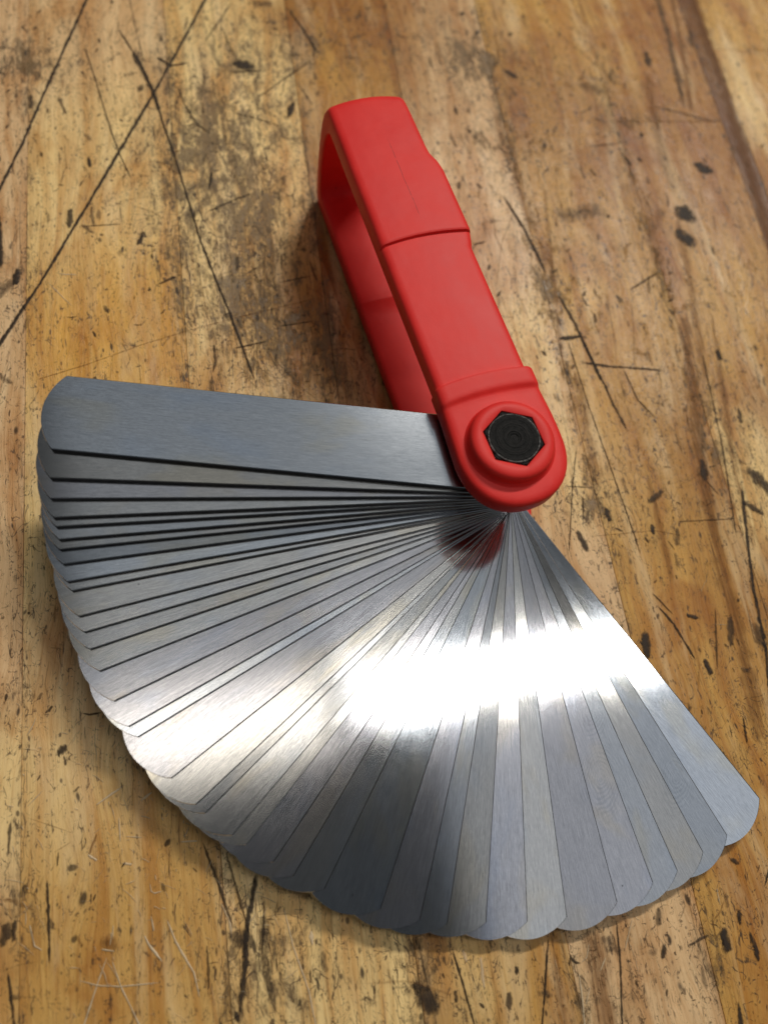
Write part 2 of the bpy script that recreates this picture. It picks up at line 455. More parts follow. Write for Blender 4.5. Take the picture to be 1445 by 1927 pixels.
def plank(x0, x1, y0, y1, base, lift=0.0):
    """one strip, millimetres in the bench frame, edges eased by a small bevel"""
    nx = max(2, int((x1 - x0) / 3.0)) if x1 - x0 < 400 else int((x1 - x0) / 3.0)
    ny = max(3, int((y1 - y0) / 3.0))
    e = 0.07
    ys = [y0 + e * 0.3] + [y0 + e + (y1 - y0 - 2 * e) * j / ny for j in range(ny + 1)] + [y1 - e * 0.3]
    xs = [x0 + e * 0.3] + [x0 + e + (x1 - x0 - 2 * e) * i / nx for i in range(nx + 1)] + [x1 - e * 0.3]
    verts, faces = [], []
    for i, x in enumerate(xs):
        for j, y in enumerate(ys):
            edge = i in (0, len(xs) - 1) or j in (0, len(ys) - 1)
            verts.append((x * MM, y * MM, (lift - (0.10 if edge else 0.0)) * MM))
    J = len(ys)
    for i in range(len(xs) - 1):
        for j in range(J - 1):
            faces.append((i * J + j, (i + 1) * J + j, (i + 1) * J + j + 1, i * J + j + 1))
    n0 = len(verts)
    ring = [i * J for i in range(len(xs))] + [(len(xs) - 1) * J + j for j in range(1, J)] + \
           [i * J + J - 1 for i in range(len(xs) - 2, -1, -1)] + [j for j in range(J - 2, 0, -1)]
    for k in ring:
        x, y, z = verts[k]
        verts.append((x, y, -2.2 * MM))
    m = len(ring)
    for k in range(m):
        faces.append((ring[k], n0 + k, n0 + (k + 1) % m, ring[(k + 1) % m]))
    o = link('plank', verts, faces, WOOD, bench)
    me = o.data
    me.attributes.new('tone', 'FLOAT_COLOR', 'POINT')
    me.attributes.new('grime', 'FLOAT', 'POINT')
    t, g = me.attributes['tone'], me.attributes['grime']
    for i, vv in enumerate(me.vertices):
        x, y = vv.co.x / MM, vv.co.y / MM
        near = min(abs(y - y0), abs(y - y1)) < 0.2 or min(abs(x - x0), abs(x - x1)) < 0.2
        t.data[i].color = tone_at(x, y, base, y0, y1)
        g.data[i].value = grime_at(x, y) + (0.35 if near else 0.0)
    return o


#         far y -> near y      (tone of each strip, and where it is butted end to end)
STRIPS = [
    (108.0, 136.0, 'pink', ()), (80.2, 108.0, 'pink', ()), (50.6, 80.2, 'pale', (-140.0,)), (22.4, 50.6, 'pale', (-150.0,)),
    (-2.0, 22.4, 'brown', ()), (-25.0, -2.0, 'pink', ()), (-53.0, -25.0, 'gold', (-128.0,)), (-81.0, -53.0, 'brown', (94.0,)),
    (-86.0, -81.0, 'walnut', ()), (-113.0, -86.0, 'gold', (118.0,)), (-141.0, -113.0, 'gold', ()), (-169.0, -141.0, 'pale', ()),
]
for y0, y1, k, cuts in STRIPS:
    xs = [-190.0] + list(cuts) + [230.0]
    for a, b in zip(xs[:-1], xs[1:]):
        base = TONE[k]
        s = rnd.uniform(0.92, 1.06)
        plank(a, b, y0, y1, (base[0] * s, base[1] * s, base[2] * s), rnd.uniform(-0.02, 0.02))

# ------------------------------------------------------------------ the feeler gauge
gauge = bpy.data.objects.new('feeler_gauge', None)
col.objects.link(gauge)
gauge.empty_display_size = 0.01
gauge['label'] = 'fanned out steel feeler gauge set with red plastic holder on the worn bench'
gauge['category'] = 'feeler gauge'

# --- holder: one moulded strap, lofted along its U
ARM = 2.051513
ZO, ZI = 26.4, 22.75               # top arm, outer and inner face
BI = 3.5                           # bottom arm, inner face
TIP = -10.3


def lerp_table(tab, s):
    if s <= tab[0][0]:
        return tab[0][1]
    for (a, va), (b, vb) in zip(tab[:-1], tab[1:]):
        if s <= b:
            return va + (vb - va) * (s - a) / (b - a)
    return tab[-1][1]


WR = [(-1, 9.3), (3, 9.35), (8, 9.0), (12.0, 8.95), (12.35, 8.75), (12.6, 8.1), (37.6, 8.0), (38.6, 8.35), (40.6, 8.85), (41.3, 8.85), (54.5, 8.75), (56.5, 8.45), (58.6, 7.6), (60, 7.4), (70, 7.3), (74, 7.1)]
WL = [(-1, 9.0), (4, 8.75), (8, 8.5), (12.2, 8.5), (12.6, 8.15), (40, 8.15), (60, 8.1), (74, 7.9)]


def half(tab, s):
    if s < 0:
        f = min(1.0, abs(s / TIP))
        return lerp_table(tab, -1) * max(0.0, 1 - f ** 2.25) ** (1 / 2.25)
    return lerp_table(tab, s)


outline = []
for i in range(121):
    s = TIP * math.cos(math.radians(90 * i / 120.0)) if i < 90 else TIP * math.cos(math.radians(67.5)) * (1 - (i - 90) / 30) + 12 * (i - 90) / 30
    outline.append((s, half(WL, s), -half(WR, s)))


def edge_dist(s, l):
    best = 1e9
    for a, b in zip(outline[:-1], outline[1:]):
        for k in (1, 2):
            ax, ay, bx, by = a[0], a[k], b[0], b[k]
            dx, dy = bx - ax, by - ay
            L2 = dx * dx + dy * dy
            t = 0 if L2 == 0 else max(0, min(1, ((s - ax) * dx + (l - ay) * dy) / L2))
            best = min(best, math.hypot(s - ax - t * dx, l - ay - t * dy))
    return best


def top_z(s):
    """outer face of the top arm: collar round the pivot, thicker grip end"""
    return lerp_table([(8.2, 26.35), (8.6, 26.42), (9.1, 26.85), (9.5, 26.95), (12.0, 26.98), (12.3, 26.9), (12.4, 26.35), (40.4, 26.3), (40.82, 26.28), (40.92, 26.78), (41.2, 26.9), (56, 26.9), (66, 26.85), (72, 26.7)], s)


stations = []    # (outer s, outer z, inner s, inner z, widths at s, bow, tip flag)
tips = [TIP * math.cos(math.radians(a)) for a in (2, 6, 11, 17, 24, 31, 38, 45, 52, 59, 66, 73, 80, 87)]
flat = [0.6, 2, 4, 6, 7.4, 8.2, 8.45, 8.7, 8.95, 9.2, 9.5, 10, 11, 11.7, 12.05, 12.3, 12.4, 12.5, 12.65, 13.2, 15, 20, 25, 30, 35, 37.6, 38.4, 39.2, 40.0, 40.5, 40.7, 40.82, 40.92, 41.05, 41.2, 41.5, 42.5, 45, 50, 53, 54.5, 55.6, 56.6, 57.6, 58.6, 59.6, 61, 64, 67, 69]
for s in tips + flat:
    bow = 0 if s < 5 else (0.7 if s < 60 else 0.9)
    stations.append((s, top_z(s), s, ZI, s, bow, s < 4))
bend = [(71.2, 26.72, 69.6, 22.7), (72.0, 26.66, 70.4, 22.45), (72.45, 26.5, 70.8, 22.2), (72.8, 26.25, 71.1, 21.9), (73.7, 25.1, 71.7, 21.1), (74.5, 23.8, 72.3, 20.0), (75.1, 21.9, 72.75, 18.0), (75.6, 18.8, 73.1, 15.5),
        (76.0, 15.0, 73.35, 12.8), (76.15, 11.0, 73.4, 10.0), (76.1, 7.0, 73.3, 7.2), (75.9, 4.0, 73.1, 5.6), (75.5, 1.9, 72.6, 4.5), (74.9, 0.7, 71.8, 3.8), (74.0, 0.15, 70.6, 3.52)]
for os_, oz, is_, iz in bend:
    stations.append((os_, oz, is_, iz, min(os_, 73), 0.9, False))
for s in reversed(tips + [0.6, 3, 6, 9, 12.0, 12.5, 14, 20, 28, 36, 37.6, 39, 40.6, 44.6, 45.0, 45.3, 46, 50, 54.5, 56.5, 58.6, 60, 64, 68]):
    e = s * 1.12 if s < 0 else s          # the lower arm's end is a touch larger
    stations.append((e, 0.0, e, BI if s < 44.8 else BI + 0.45, s, 0 if s < 5 else 0.5, s < 4))

N_L = 15
lat = [-1, -0.985, -0.95, -0.89, -0.80, -0.62, -0.4, -0.15, 0.15, 0.4, 0.62, 0.80, 0.89, 0.95, 0.985, 1]
R_EDGE = 1.0
hv, hf = [], []
for so, zo, si, zi, sw, bow, tip in stations:
    wl, wr = half(WL, sw), half(WR, sw)
    lower = zo == 0.0 and tip
    if lower:
        wl, wr = wl * 1.10, wr * 1.10
    dn = Vector((si - so, zi - zo))
    th = dn.length
    dn.normalize()
    R = min(R_EDGE, th * 0.42)
    rowo, rowi = [], []
    for k in lat:
        l = k * wl if k > 0 else k * wr
        d = (edge_dist(so, l) if tip and not lower else min(wl - l, l + wr))
        # rounded rim
        drop = R - math.sqrt(max(0.0, R * R - max(0.0, R - d) ** 2))
        r2 = 0.5
        dropi = r2 - math.sqrt(max(0.0, r2 * r2 - max(0.0, r2 - d) ** 2))
        b = bow * (1 - k * k)
        crown = 0.32 * (1 - k * k) if not tip else 0.32 * min(1, d / 8.0)
        rowo.append((so + dn.x * (drop - crown * 0.8) + b, l, zo + dn.y * (drop - crown * 0.8) if zo > 1 else zo + dn.y * drop))
        rowi.append((si - dn.x * dropi + b * 0.6, l, zi - dn.y * dropi))
    hv += rowo + rowi[::-1]
K = len(lat) * 2
for i in range(len(stations) - 1):
    for j in range(K):
        a, b = i * K + j, i * K + (j + 1) % K
        hf.append((a, b, b + K, a + K))
hf.append(tuple(range(K)))
e0 = (len(stations) - 1) * K
hf.append(tuple(range(e0 + K - 1, e0 - 1, -1)))
handle = link('holder', [(x * MM, y * MM, z * MM) for x, y, z in hv], hf, RED, gauge, 50)
handle.rotation_euler = (0, 0, ARM)
handle['label'] = 'red plastic U shaped holder strap'

# --- raised boss round the bolt, with its hexagonal pocket
HEXA = 2.087473 - ARM
HR = 4.93
n = 72


def hexr(a):
    k = (a - HEXA) % (math.pi / 3) - math.pi / 6
    return math.cos(math.pi / 6) / math.cos(k)


prof = [(7.55, 26.3), (7.35, 26.55), (7.12, 26.75), (6.98, 27.1), (6.92, 27.6), (6.82, 28.15), (6.6, 28.5), (6.25, 28.72), (5.75, 28.8)]
verts, faces = [], []
for r, z in prof:
    for i in range(n):
        a = 2 * math.pi * i / n + HEXA
        verts.append((r * math.cos(a), r * math.sin(a), z))
for rr, z in ((HR + 0.20, 28.82), (HR + 0.10, 28.74), (HR + 0.08, 26.2)):
    for i in range(n):
        a = 2 * math.pi * i / n + HEXA
        q = rr * hexr(a)
        verts.append((q * math.cos(a), q * math.sin(a), z))
rows = len(prof) + 3
for j in range(rows - 1):
    for i in range(n):
        faces.append((j * n + i, j * n + (i + 1) % n, (j + 1) * n + (i + 1) % n, (j + 1) * n + i))
boss = link('pivot_boss', [(x * MM, y * MM, z * MM) for x, y, z in verts], faces, RED, handle, 45)

# --- bolt: hexagonal head with a turned, chamfered face; its shank runs through the stack
verts, faces = [], []
head = [(2.2, 3.2, 0), (2.2, 23.0, 0), (HR - 0.02, 23.0, 1), (HR - 0.02, 28.55, 1), (HR - 0.12, 28.72, 1)]
for r, z, hx in head:
    for i in range(n):
        a = 2 * math.pi * i / n + HEXA
        q = r * (hexr(a) if hx else 1)
        verts.append((q * math.cos(a), q * math.sin(a), z))
for r, z in ((4.15, 28.95), (3.3, 28.97), (2.4, 28.93), (1.5, 28.95), (0.85, 28.93), (0.6, 28.80), (0.25, 28.74)):
    for i in range(n):
        a = 2 * math.pi * i / n + HEXA
        verts.append((r * math.cos(a), r * math.sin(a), z))
rows = len(head) + 7
for j in range(rows - 1):
    for i in range(n):
        faces.append((j * n + i, j * n + (i + 1) % n, (j + 1) * n + (i + 1) % n, (j + 1) * n + i))
faces.append(tuple(range(n)))
faces.append(tuple(range((rows - 1) * n, rows * n)))
bolt = link('pivot_bolt', [(x * MM, y * MM, z * MM) for x, y, z in verts], faces, BLACK, gauge, 30)
bolt.rotation_euler = (0, 0, ARM)
bolt['label'] = 'black hexagonal pivot bolt head'

# --- the blades, thickest on top, thinnest underneath; each one turned to its own angle on the bolt
ANG = [186.14, 189.63, 192.05, 194.25, 195.19, 196.64, 197.70, 199.44, 201.57, 202.65, 205.90, 207.90, 210.06, 212.94, 217.02, 220.59, 222.21, 228.68, 233.06, 234.59,
       238.79, 240.89, 244.81, 247.78, 251.87, 259.23, 264.35, 267.81, 272.75, 278.14, 283.4, 290.45, 296.0, 299.9, 304.39, 308.69, 315.88]
NB = len(ANG)
HALF, LEN, SAG = 6.35, 70.6, 2.6
RT = (HALF * HALF + SAG * SAG) / (2 * SAG)
TILT = Matrix.Rotation(0.0223, 4, 'X')
brnd = random.Random(21)


def blade_halfwidth(x):
    if x < 0:
        return math.sqrt(max(0.0, HALF * HALF - x * x))
    if x <= LEN:
        return HALF
    return math.sqrt(max(0.0, RT * RT - (x - (LEN + SAG - RT)) ** 2))


def blade_mesh(t, L):
    c = min(0.10, t * 0.45)
    ci = 0.13
    xs = [-HALF * math.cos(math.radians(a)) for a in (8, 20, 35, 50, 65, 80)]
    xs += [L * i / 16 for i in range(17)]
    xs += [L + SAG * f for f in (0.10, 0.22, 0.36, 0.50, 0.64, 0.78, 0.89, 0.96, 0.992)]
    v, f = [], []
    for x in xs:
        h = blade_halfwidth(x if x < L else x - L + LEN)
        hi = max(0.02, h - ci)
        shift = 0.0
        if x > L + SAG * 0.9:
            pass
        v += [(x, -h, 0.0), (x, -h, t - c), (x, -hi, t), (x, hi, t), (x, h, t - c), (x, h, 0.0)]
    M = len(xs)
    for i in range(M - 1):
        for j in range(6):
            a, b = i * 6 + j, i * 6 + (j + 1) % 6
            f.append((a, b, b + 6, a + 6))
    f.append(tuple(range(6)))
    f.append(tuple(range((M - 1) * 6 + 5, (M - 1) * 6 - 1, -1)))
    return [(x * MM, y * MM, z * MM) for x, y, z in v], f


ztop = [3.73 + 18.46 * (1 - i / NB) ** 2 for i in range(NB)]
for i in range(NB):
    below = ztop[i + 1] if i + 1 < NB else ztop[i] - 0.06
    t = max(0.03, (ztop[i] - below) * 0.97)
    zb = ztop[i] - t
    v, f = blade_mesh(t, LEN + brnd.uniform(-0.25, 0.25))
    o = link('blade', v, f, STEEL, gauge)
    o.matrix_local = Matrix.Translation((0, 0, zb * MM)) @ TILT @ Matrix.Rotation(math.radians(ANG[i]), 4, 'Z')
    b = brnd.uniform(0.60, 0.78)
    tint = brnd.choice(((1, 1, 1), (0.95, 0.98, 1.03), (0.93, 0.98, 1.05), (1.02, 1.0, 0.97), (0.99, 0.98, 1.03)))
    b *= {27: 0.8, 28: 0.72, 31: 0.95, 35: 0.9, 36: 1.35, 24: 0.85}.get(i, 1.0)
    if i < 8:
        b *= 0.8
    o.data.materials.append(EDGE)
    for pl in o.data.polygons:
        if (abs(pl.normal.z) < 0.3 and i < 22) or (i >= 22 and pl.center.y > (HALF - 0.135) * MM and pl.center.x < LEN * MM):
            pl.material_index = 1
    # rgb: the steel's tint, alpha: how coarsely the leaf is finished
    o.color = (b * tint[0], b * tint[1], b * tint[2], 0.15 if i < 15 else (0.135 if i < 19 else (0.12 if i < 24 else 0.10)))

# kind, strength, width, then x, y pairs: millimetres in the bench frame
MARKS = [
    ('d', 0.95, 0.73, 142.1, 64.0, 121.2, 70.9, 113.8, 73.3, 100.9, 77.5, 88.2, 81.4, 68.5, 88.5),
    ('d', 0.95, 0.76, 142.9, 36.1, 114.8, 48.5, 102.9, 53.9, 86.1, 61.9, 67.9, 70.6, 54.8, 77.0, 33.8, 88.3),
    ('d', 0.9, 0.54, 122.7, 61.3, 111.3, 56.4, 102.2, 53.9, 94.0, 52.4, 85.4, 50.5, 79.4, 49.4, 62.7, 46.4, 52.8, 43.9, 43.8, 41.5, 35.5, 39.6, 28.8, 38.0),
    ('d', 0.75, 1.23, 114.6, 58.2, 108.0, 55.6, 102.2, 53.9, 96.5, 52.8),
    ('g', 0.7, 0.58, 143.2, 59.4, 120.8, 57.0, 110.7, 55.5),
    ('d', 0.85, 0.37, 117.2, 68.6, 105.4, 66.0, 92.8, 63.5, 86.1, 61.9, 78.4, 59.4),
    ('b', 0.9, 0.29, 31.8, 79.3, 34.9, 69.0, 38.7, 58.7, 41.2, 50.3, 43.5, 41.5, 47.6, 23.7),
    ('d', 0.8, 0.26, 66.9, 70.6, 67.4, 61.6),
    ('g', 0.7, 0.86, 72.0, 67.7, 67.0, 67.4),
    ('d', 0.7, 0.31, 72.2, 62.1, 67.4, 61.8),
    ('d', 0.7, 0.45, 101.0, 31.8, 107.6, 24.2, 113.2, 17.5),
    ('d', 0.7, 0.46, 69.7, 45.0, 72.7, 39.3, 74.9, 34.0),
    ('d', 0.8, 0.47, 36.7, 41.6, 37.9, 35.1),
    ('d', 0.7, 0.35, 41.2, 33.0, 42.1, 24.9),
    ('d', 0.7, 0.44, 97.1, 37.5, 95.2, 31.8, 92.6, 26.2),
    ('d', 0.9, 0.97, 113.2, 52.7, 110.7, 49.7),
    ('d', 0.85, 0.68, 110.6, 50.4, 111.8, 46.2),
    ('d', 0.6, 0.45, 123.3, 38.0, 111.6, 34.9),
    ('d', 0.95, 2.5, 111.6, 35.4, 110.9, 31.9),
    ('d', 0.7, 0.7, 109.0, 37.1, 109.6, 29.1),
    ('d', 0.95, 2.15, 47.9, 66.1, 46.1, 64.7),
    ('d', 0.85, 0.96, 65.3, 57.5, 62.1, 58.9),
    ('d', 0.9, 0.89, 84.7, 68.1, 82.4, 67.8),
    ('d', 0.9, 1.19, 100.0, 23.5, 95.8, 24.9),
    ('d', 0.7, 0.69, 52.3, 55.2, 54.0, 51.9),
    ('d', 0.9, 1.38, 56.8, 81.9, 53.8, 82.1),
    ('d', 0.9, 1.23, 70.5, 85.7, 57.5, 84.8),
    ('d', 0.8, 1.11, 71.3, 71.8, 66.9, 72.0),
    ('g', 0.8, 1.08, 102.2, 79.7, 98.4, 79.6),
    ('g', 0.8, 0.91, 101.5, 74.1, 96.9, 72.5),
    ('d', 0.8, 1.7, 104.1, 57.6, 104.0, 56.0),
    ('d', 0.85, 0.69, 80.5, 42.9, 75.7, 43.7),
    ('d', 0.7, 0.45, 58.8, 30.2, 54.4, 30.5),
    ('b', 0.6, 0.21, 66.9, 80.8, 69.4, 74.0),
    ('b', 0.6, 0.23, 103.1, 74.8, 105.9, 60.8),
    ('d', 0.8, 0.73, 130.1, 22.0, 123.0, 19.0, 114.6, 16.0),
    ('g', 0.7, 0.71, 105.6, 21.9, 99.0, 19.1),
    ('b', 0.75, 0.46, 86.0, 55.1, 85.1, 52.4, 86.6, 49.1, 89.0, 48.7),
    ('b', 0.6, 0.53, 72.1, 59.6, 70.3, 55.7, 67.9, 52.7),
    ('b', 0.6, 0.27, 73.0, 63.1, 74.3, 56.0, 75.3, 49.2),
    ('l', 0.6, 0.37, 55.6, 74.3, 55.3, 70.6),
    ('l', 0.5, 0.33, 54.0, 76.4, 47.9, 71.7),
    ('g', 0.7, 2.02, 45.9, 89.6, 54.5, 82.7),
    ('g', 0.6, 1.37, 116.7, 93.9, 115.6, 83.5),
    ('b', 0.6, 0.64, 83.6, 53.8, 80.0, 49.9),
    ('d', 0.7, 0.41, 56.9, 24.7, 51.4, 23.5),
    ('d', 0.6, 0.45, 51.7, 31.1, 53.0, 24.6),
    ('d', 0.6, 0.67, 37.9, 45.4, 33.9, 45.2, 31.5, 46.0),
    ('d', 0.6, 0.48, 105.5, 49.0, 99.0, 47.4, 93.3, 44.9, 90.8, 42.2),
    ('d', 0.6, 0.46, 117.6, 42.4, 125.4, 37.9, 131.2, 34.9),
    ('g', 0.5, 3.14, 131.4, 29.7, 130.7, 25.6),
    ('d', 0.85, 0.8, 93.0, 74.9, 92.7, 74.2),
    ('d', 0.85, 0.83, 95.3, 61.5, 94.9, 60.8),
    ('d', 0.85, 0.77, 51.4, 57.4, 51.1, 56.7),
    ('d', 0.85, 0.78, 59.3, 56.6, 58.9, 55.9),
    ('d', 0.85, 0.77, 64.6, 68.0, 64.2, 67.3),
    ('d', 0.85, 0.77, 61.6, 62.1, 61.3, 61.4),
    ('d', 0.85, 0.73, 41.6, 68.0, 41.3, 67.4),
    ('d', 0.85, 0.73, 45.4, 72.0, 45.1, 71.4),
    ('d', 0.85, 0.74, 35.2, 58.8, 34.9, 58.1),
    ('d', 0.85, 0.78, 70.0, 64.7, 69.6, 64.0),
    ('d', 0.85, 0.85, 115.5, 66.2, 115.1, 65.4),
    ('d', 0.85, 0.85, 127.1, 78.4, 126.7, 77.6),
    ('d', 0.85, 0.84, 122.2, 79.1, 121.8, 78.3),
    ('d', 0.85, 0.81, 112.1, 93.0, 108.1, 85.1),
    ('d', 0.85, 0.79, 93.6, 84.6, 93.2, 83.9),
    ('d', 0.85, 0.8, 103.4, 84.6, 103.0, 83.9),
    ('d', 0.85, 0.82, 96.5, 66.1, 96.2, 65.4),
    ('d', 0.85, 0.79, 78.1, 70.0, 77.7, 69.3),
    ('d', 0.85, 0.76, 46.0, 55.0, 45.7, 54.3),
    ('d', 0.85, 0.77, 39.8, 40.0, 39.5, 39.3),
    ('d', 0.85, 0.93, 121.4, 27.1, 121.0, 26.3),
    ('d', 0.85, 0.93, 124.9, 27.3, 124.5, 26.5),
    ('d', 0.85, 0.93, 122.8, 25.7, 122.4, 24.9),
    ('d', 0.9, 0.71, 73.0, -20.5, 63.2, -23.7, 54.9, -25.5, 50.8, -26.1),
    ('d', 0.85, 0.83, 46.2, -27.6, 38.3, -29.8, 30.1, -31.3, 24.1, -32.3),
    ('d', 0.9, 0.97, 35.0, -25.6, 35.3, -30.1),
    ('d', 0.75, 0.63, 29.3, -28.2, 27.8, -34.7, 26.0, -47.1),
    ('d', 0.6, 0.67, 46.0, -43.8, 50.8, -52.5),
    ('d', 0.5, 0.56, 86.4, -44.3, 87.3, -52.3),
    ('b', 0.7, 0.4, 115.5, -26.1, 113.8, -31.9, 108.1, -44.9),
    ('d', 0.6, 0.53, 99.0, -64.0, 96.1, -72.6, 93.3, -80.0),
    ('d', 1, 3.63, 67.3, -62.2, 65.3, -64.4),
    ('d', 1, 3.58, 60.5, -60.3, 58.6, -62.5),
    ('d', 0.95, 2.52, 80.4, -70.3, 78.7, -73.2),
    ('d', 0.7, 1.56, 116.8, -67.0, 112.0, -66.6),
    ('g', 0.7, 1.62, 124.4, -81.1, 118.6, -80.3),
    ('d', 0.8, 1.45, 109.8, -28.9, 107.9, -31.3),
    ('g', 0.75, 2.2, 148.7, -76.3, 119.6, -74.5, 99.0, -72.2),
    ('b', 0.8, 2.08, 149.1, -81.4, 115.1, -76.9, 96.8, -73.7),
    ('b', 1, 3.93, 148.8, -85.9, 104.8, -85.0, 70.2, -83.0, 48.9, -81.3),
    ('g', 0.55, 4.21, 66.9, -32.8, 67.8, -43.0),
    ('g', 0.5, 4.02, 105.3, -47.1, 103.9, -51.9),
    ('g', 0.4, 2.93, 111.1, -56.1, 106.8, -56.1),
    ('d', 0.75, 0.5, 59.5, -11.3, 60.3, -14.2),
    ('b', 0.5, 3.23, 58.6, -51.9, 67.7, -57.7),
    ('b', 0.6, 2.62, 64.5, -60.6, 46.4, -59.2, 22.6, -55.3),
    ('b', 0.5, 3.43, 108.3, -65.3, 83.8, -62.1, 73.3, -62.6),
    ('b', 0.5, 1.5, 74.7, -30.8, 24.6, -24.2),
    ('b', 0.4, 3.12, 97.6, -23.7, 71.7, -24.9, 53.7, -26.7),
    ('d', 0.85, 1.41, 87.3, -33.0, 86.2, -33.9),
    ('d', 0.85, 1.31, 46.3, -33.2, 45.3, -33.9),
    ('d', 0.85, 1.3, 44.3, -32.8, 43.4, -33.6),
    ('d', 0.85, 1.29, 40.1, -34.2, 39.1, -35.0),
    ('d', 0.85, 1.35, 64.8, -31.0, 63.8, -31.8),
    ('d', 0.85, 1.48, 90.4, -58.2, 89.3, -59.1),
    ('d', 0.85, 1.44, 82.4, -52.7, 81.3, -53.6),
    ('d', 0.85, 1.45, 83.0, -55.7, 81.9, -56.5),
    ('d', 0.85, 1.41, 79.3, -43.1, 78.2, -44.0),
    ('d', 0.85, 1.32, 76.1, -10.5, 75.1, -11.4),
    ('d', 0.85, 1.33, 76.0, -15.1, 75.0, -16.0),
    ('d', 0.85, 1.49, 122.7, -31.8, 121.5, -32.7),
    ('d', 0.85, 1.38, 86.1, -22.6, 85.0, -23.4),
    ('d', 0.85, 1.47, 122.8, -23.0, 121.7, -23.9),
    ('d', 0.85, 1.48, 129.5, -20.8, 128.3, -21.7),
    ('d', 0.85, 1.38, 98.0, -13.6, 97.0, -14.5),
    ('d', 0.85, 1.37, 92.0, -15.7, 91.0, -16.6),
    ('d', 0.85, 1.26, 47.2, -14.2, 46.3, -15.0),
    ('d', 0.85, 1.35, 70.8, -25.8, 69.8, -26.6),
    ('d', 0.85, 1.39, 80.1, -32.0, 79.1, -32.8),
    ('d', 0.85, 1.38, 66.6, -43.8, 65.6, -44.6),
    ('d', 0.85, 1.35, 43.6, -52.6, 42.7, -53.4),
    ('d', 0.85, 1.33, 29.2, -59.9, 28.3, -60.6),
    ('d', 0.85, 1.41, 56.3, -66.7, 55.3, -67.5),
    ('d', 0.85, 1.55, 86.6, -88.9, 85.5, -89.8),
    ('d', 0.85, 1.32, 44.8, -41.0, 43.8, -41.7),
    ('d', 0.85, 1.25, 28.6, -26.6, 27.8, -27.3),
    ('d', 0.85, 1.28, 54.0, -13.3, 53.1, -14.1),
    ('d', 0.85, 1.24, 32.2, -21.0, 31.3, -21.8),
    ('d', 0.8, 0.28, 35.0, -27.2, 18.7, -28.2, -4.6, -30.4, -14.1, -31.1),
    ('d', 0.85, 0.62, 35.3, -30.2, 23.5, -32.8, 18.8, -33.5, 12.2, -35.2),
    ('d', 0.7, 0.48, 27.4, -37.7, 19.5, -39.1, 14.7, -42.2),
    ('d', 0.7, 0.34, 30.0, -56.6, 8.7, -54.7, -12.1, -51.6),
    ('d', 0.9, 0.72, -1.3, -56.0, -21.1, -52.0, -33.8, -50.7, -45.9, -47.8),
    ('d', 0.85, 0.52, -22.8, -31.4, -26.9, -33.9, -34.6, -36.5),
    ('d', 0.95, 1.29, -34.4, -38.1, -36.7, -38.5),
    ('d', 0.95, 1.79, -28.3, -27.8, -32.3, -27.3),
    ('d', 0.85, 0.79, -25.8, -37.1, -26.4, -38.9),
    ('d', 0.9, 1.17, -3.5, -26.3, -5.6, -26.7),
    ('d', 0.8, 1.64, -10.2, -38.6, -10.5, -40.1),
    ('d', 0.7, 1.2, -2.8, -35.7, -0.7, -38.9),
    ('d', 0.75, 2.22, 2.2, -58.6, -7.6, -65.4),
    ('d', 0.75, 1.23, -4.5, -55.0, -7.4, -58.7),
    ('d', 0.75, 1.62, 5.1, -49.2, 0.8, -48.7),
    ('d', 0.6, 0.38, 0.8, -48.7, -2.7, -50.7),
    ('d', 0.7, 1.15, -26.9, -45.4, -32.2, -44.1),
    ('d', 0.6, 2.67, -29.5, -50.0, -32.5, -50.6),
    ('d', 0.9, 0.99, -7.7, -34.9, -9.1, -34.7),
    ('d', 0.85, 1.31, -7.4, -19.5, -11.3, -20.6),
    ('d', 0.7, 1.02, 30.3, -60.6, 27.8, -60.1),
    ('d', 0.7, 1.09, 15.8, -60.7, 12.8, -60.5),
    ('d', 0.7, 0.27, 2.0, -19.2, 1.3, -24.5),
    ('d', 0.7, 0.27, 11.1, -23.8, 1.8, -20.7, -12.2, -16.7),
    ('b', 0.6, 0.27, -8.6, -20.8, -8.7, -35.3, -10.7, -42.1),
    ('d', 0.5, 0.37, -7.3, -39.4, -7.9, -53.0),
    ('d', 0.7, 0.36, -0.2, -22.3, -5.1, -21.4),
    ('b', 0.75, 3.68, 38.4, -54.9, 7.1, -49.3, -16.1, -46.6, -33.3, -46.3, -49.0, -44.3),
    ('b', 0.6, 1.93, 27.0, -59.8, 1.7, -55.5, -14.7, -54.6),
    ('b', 0.5, 1.82, 3.3, -36.7, -6.1, -36.5, -19.4, -36.0),
    ('b', 0.5, 3.26, 26.5, -27.2, 1.9, -26.0),
    ('d', 0.7, 0.44, -20.7, -31.3, -25.2, -34.3),
    ('d', 0.6, 0.52, -24.5, -43.1, -36.6, -39.9),
    ('d', 0.8, 0.51, -44.9, -42.4, -49.7, -41.7),
    ('d', 0.8, 0.83, -3.2, -41.4, -3.9, -41.8),
    ('d', 0.8, 0.8, -7.5, -27.8, -8.1, -28.1),
    ('d', 0.8, 0.84, 1.3, -40.6, 0.6, -41.0),
    ('d', 0.8, 0.77, -25.9, -23.7, -26.5, -24.1),
    ('d', 0.8, 0.79, -18.3, -32.4, -19.0, -32.7),
    ('d', 0.8, 0.8, -17.9, -36.8, -18.6, -37.2),
    ('d', 0.8, 0.81, -23.7, -47.9, -24.3, -48.3),
    ('d', 0.8, 0.76, -42.9, -34.7, -43.5, -35.0),
    ('d', 0.8, 0.81, -10.0, -32.8, -10.7, -33.2),
    ('d', 0.8, 0.79, -31.8, -42.9, -32.4, -43.2),
    ('d', 0.8, 0.78, -32.0, -37.4, -32.6, -37.8),
    ('d', 0.8, 0.76, -29.6, -20.2, -30.2, -20.6),
    ('d', 0.8, 0.8, -0.8, -17.4, -1.5, -17.7),
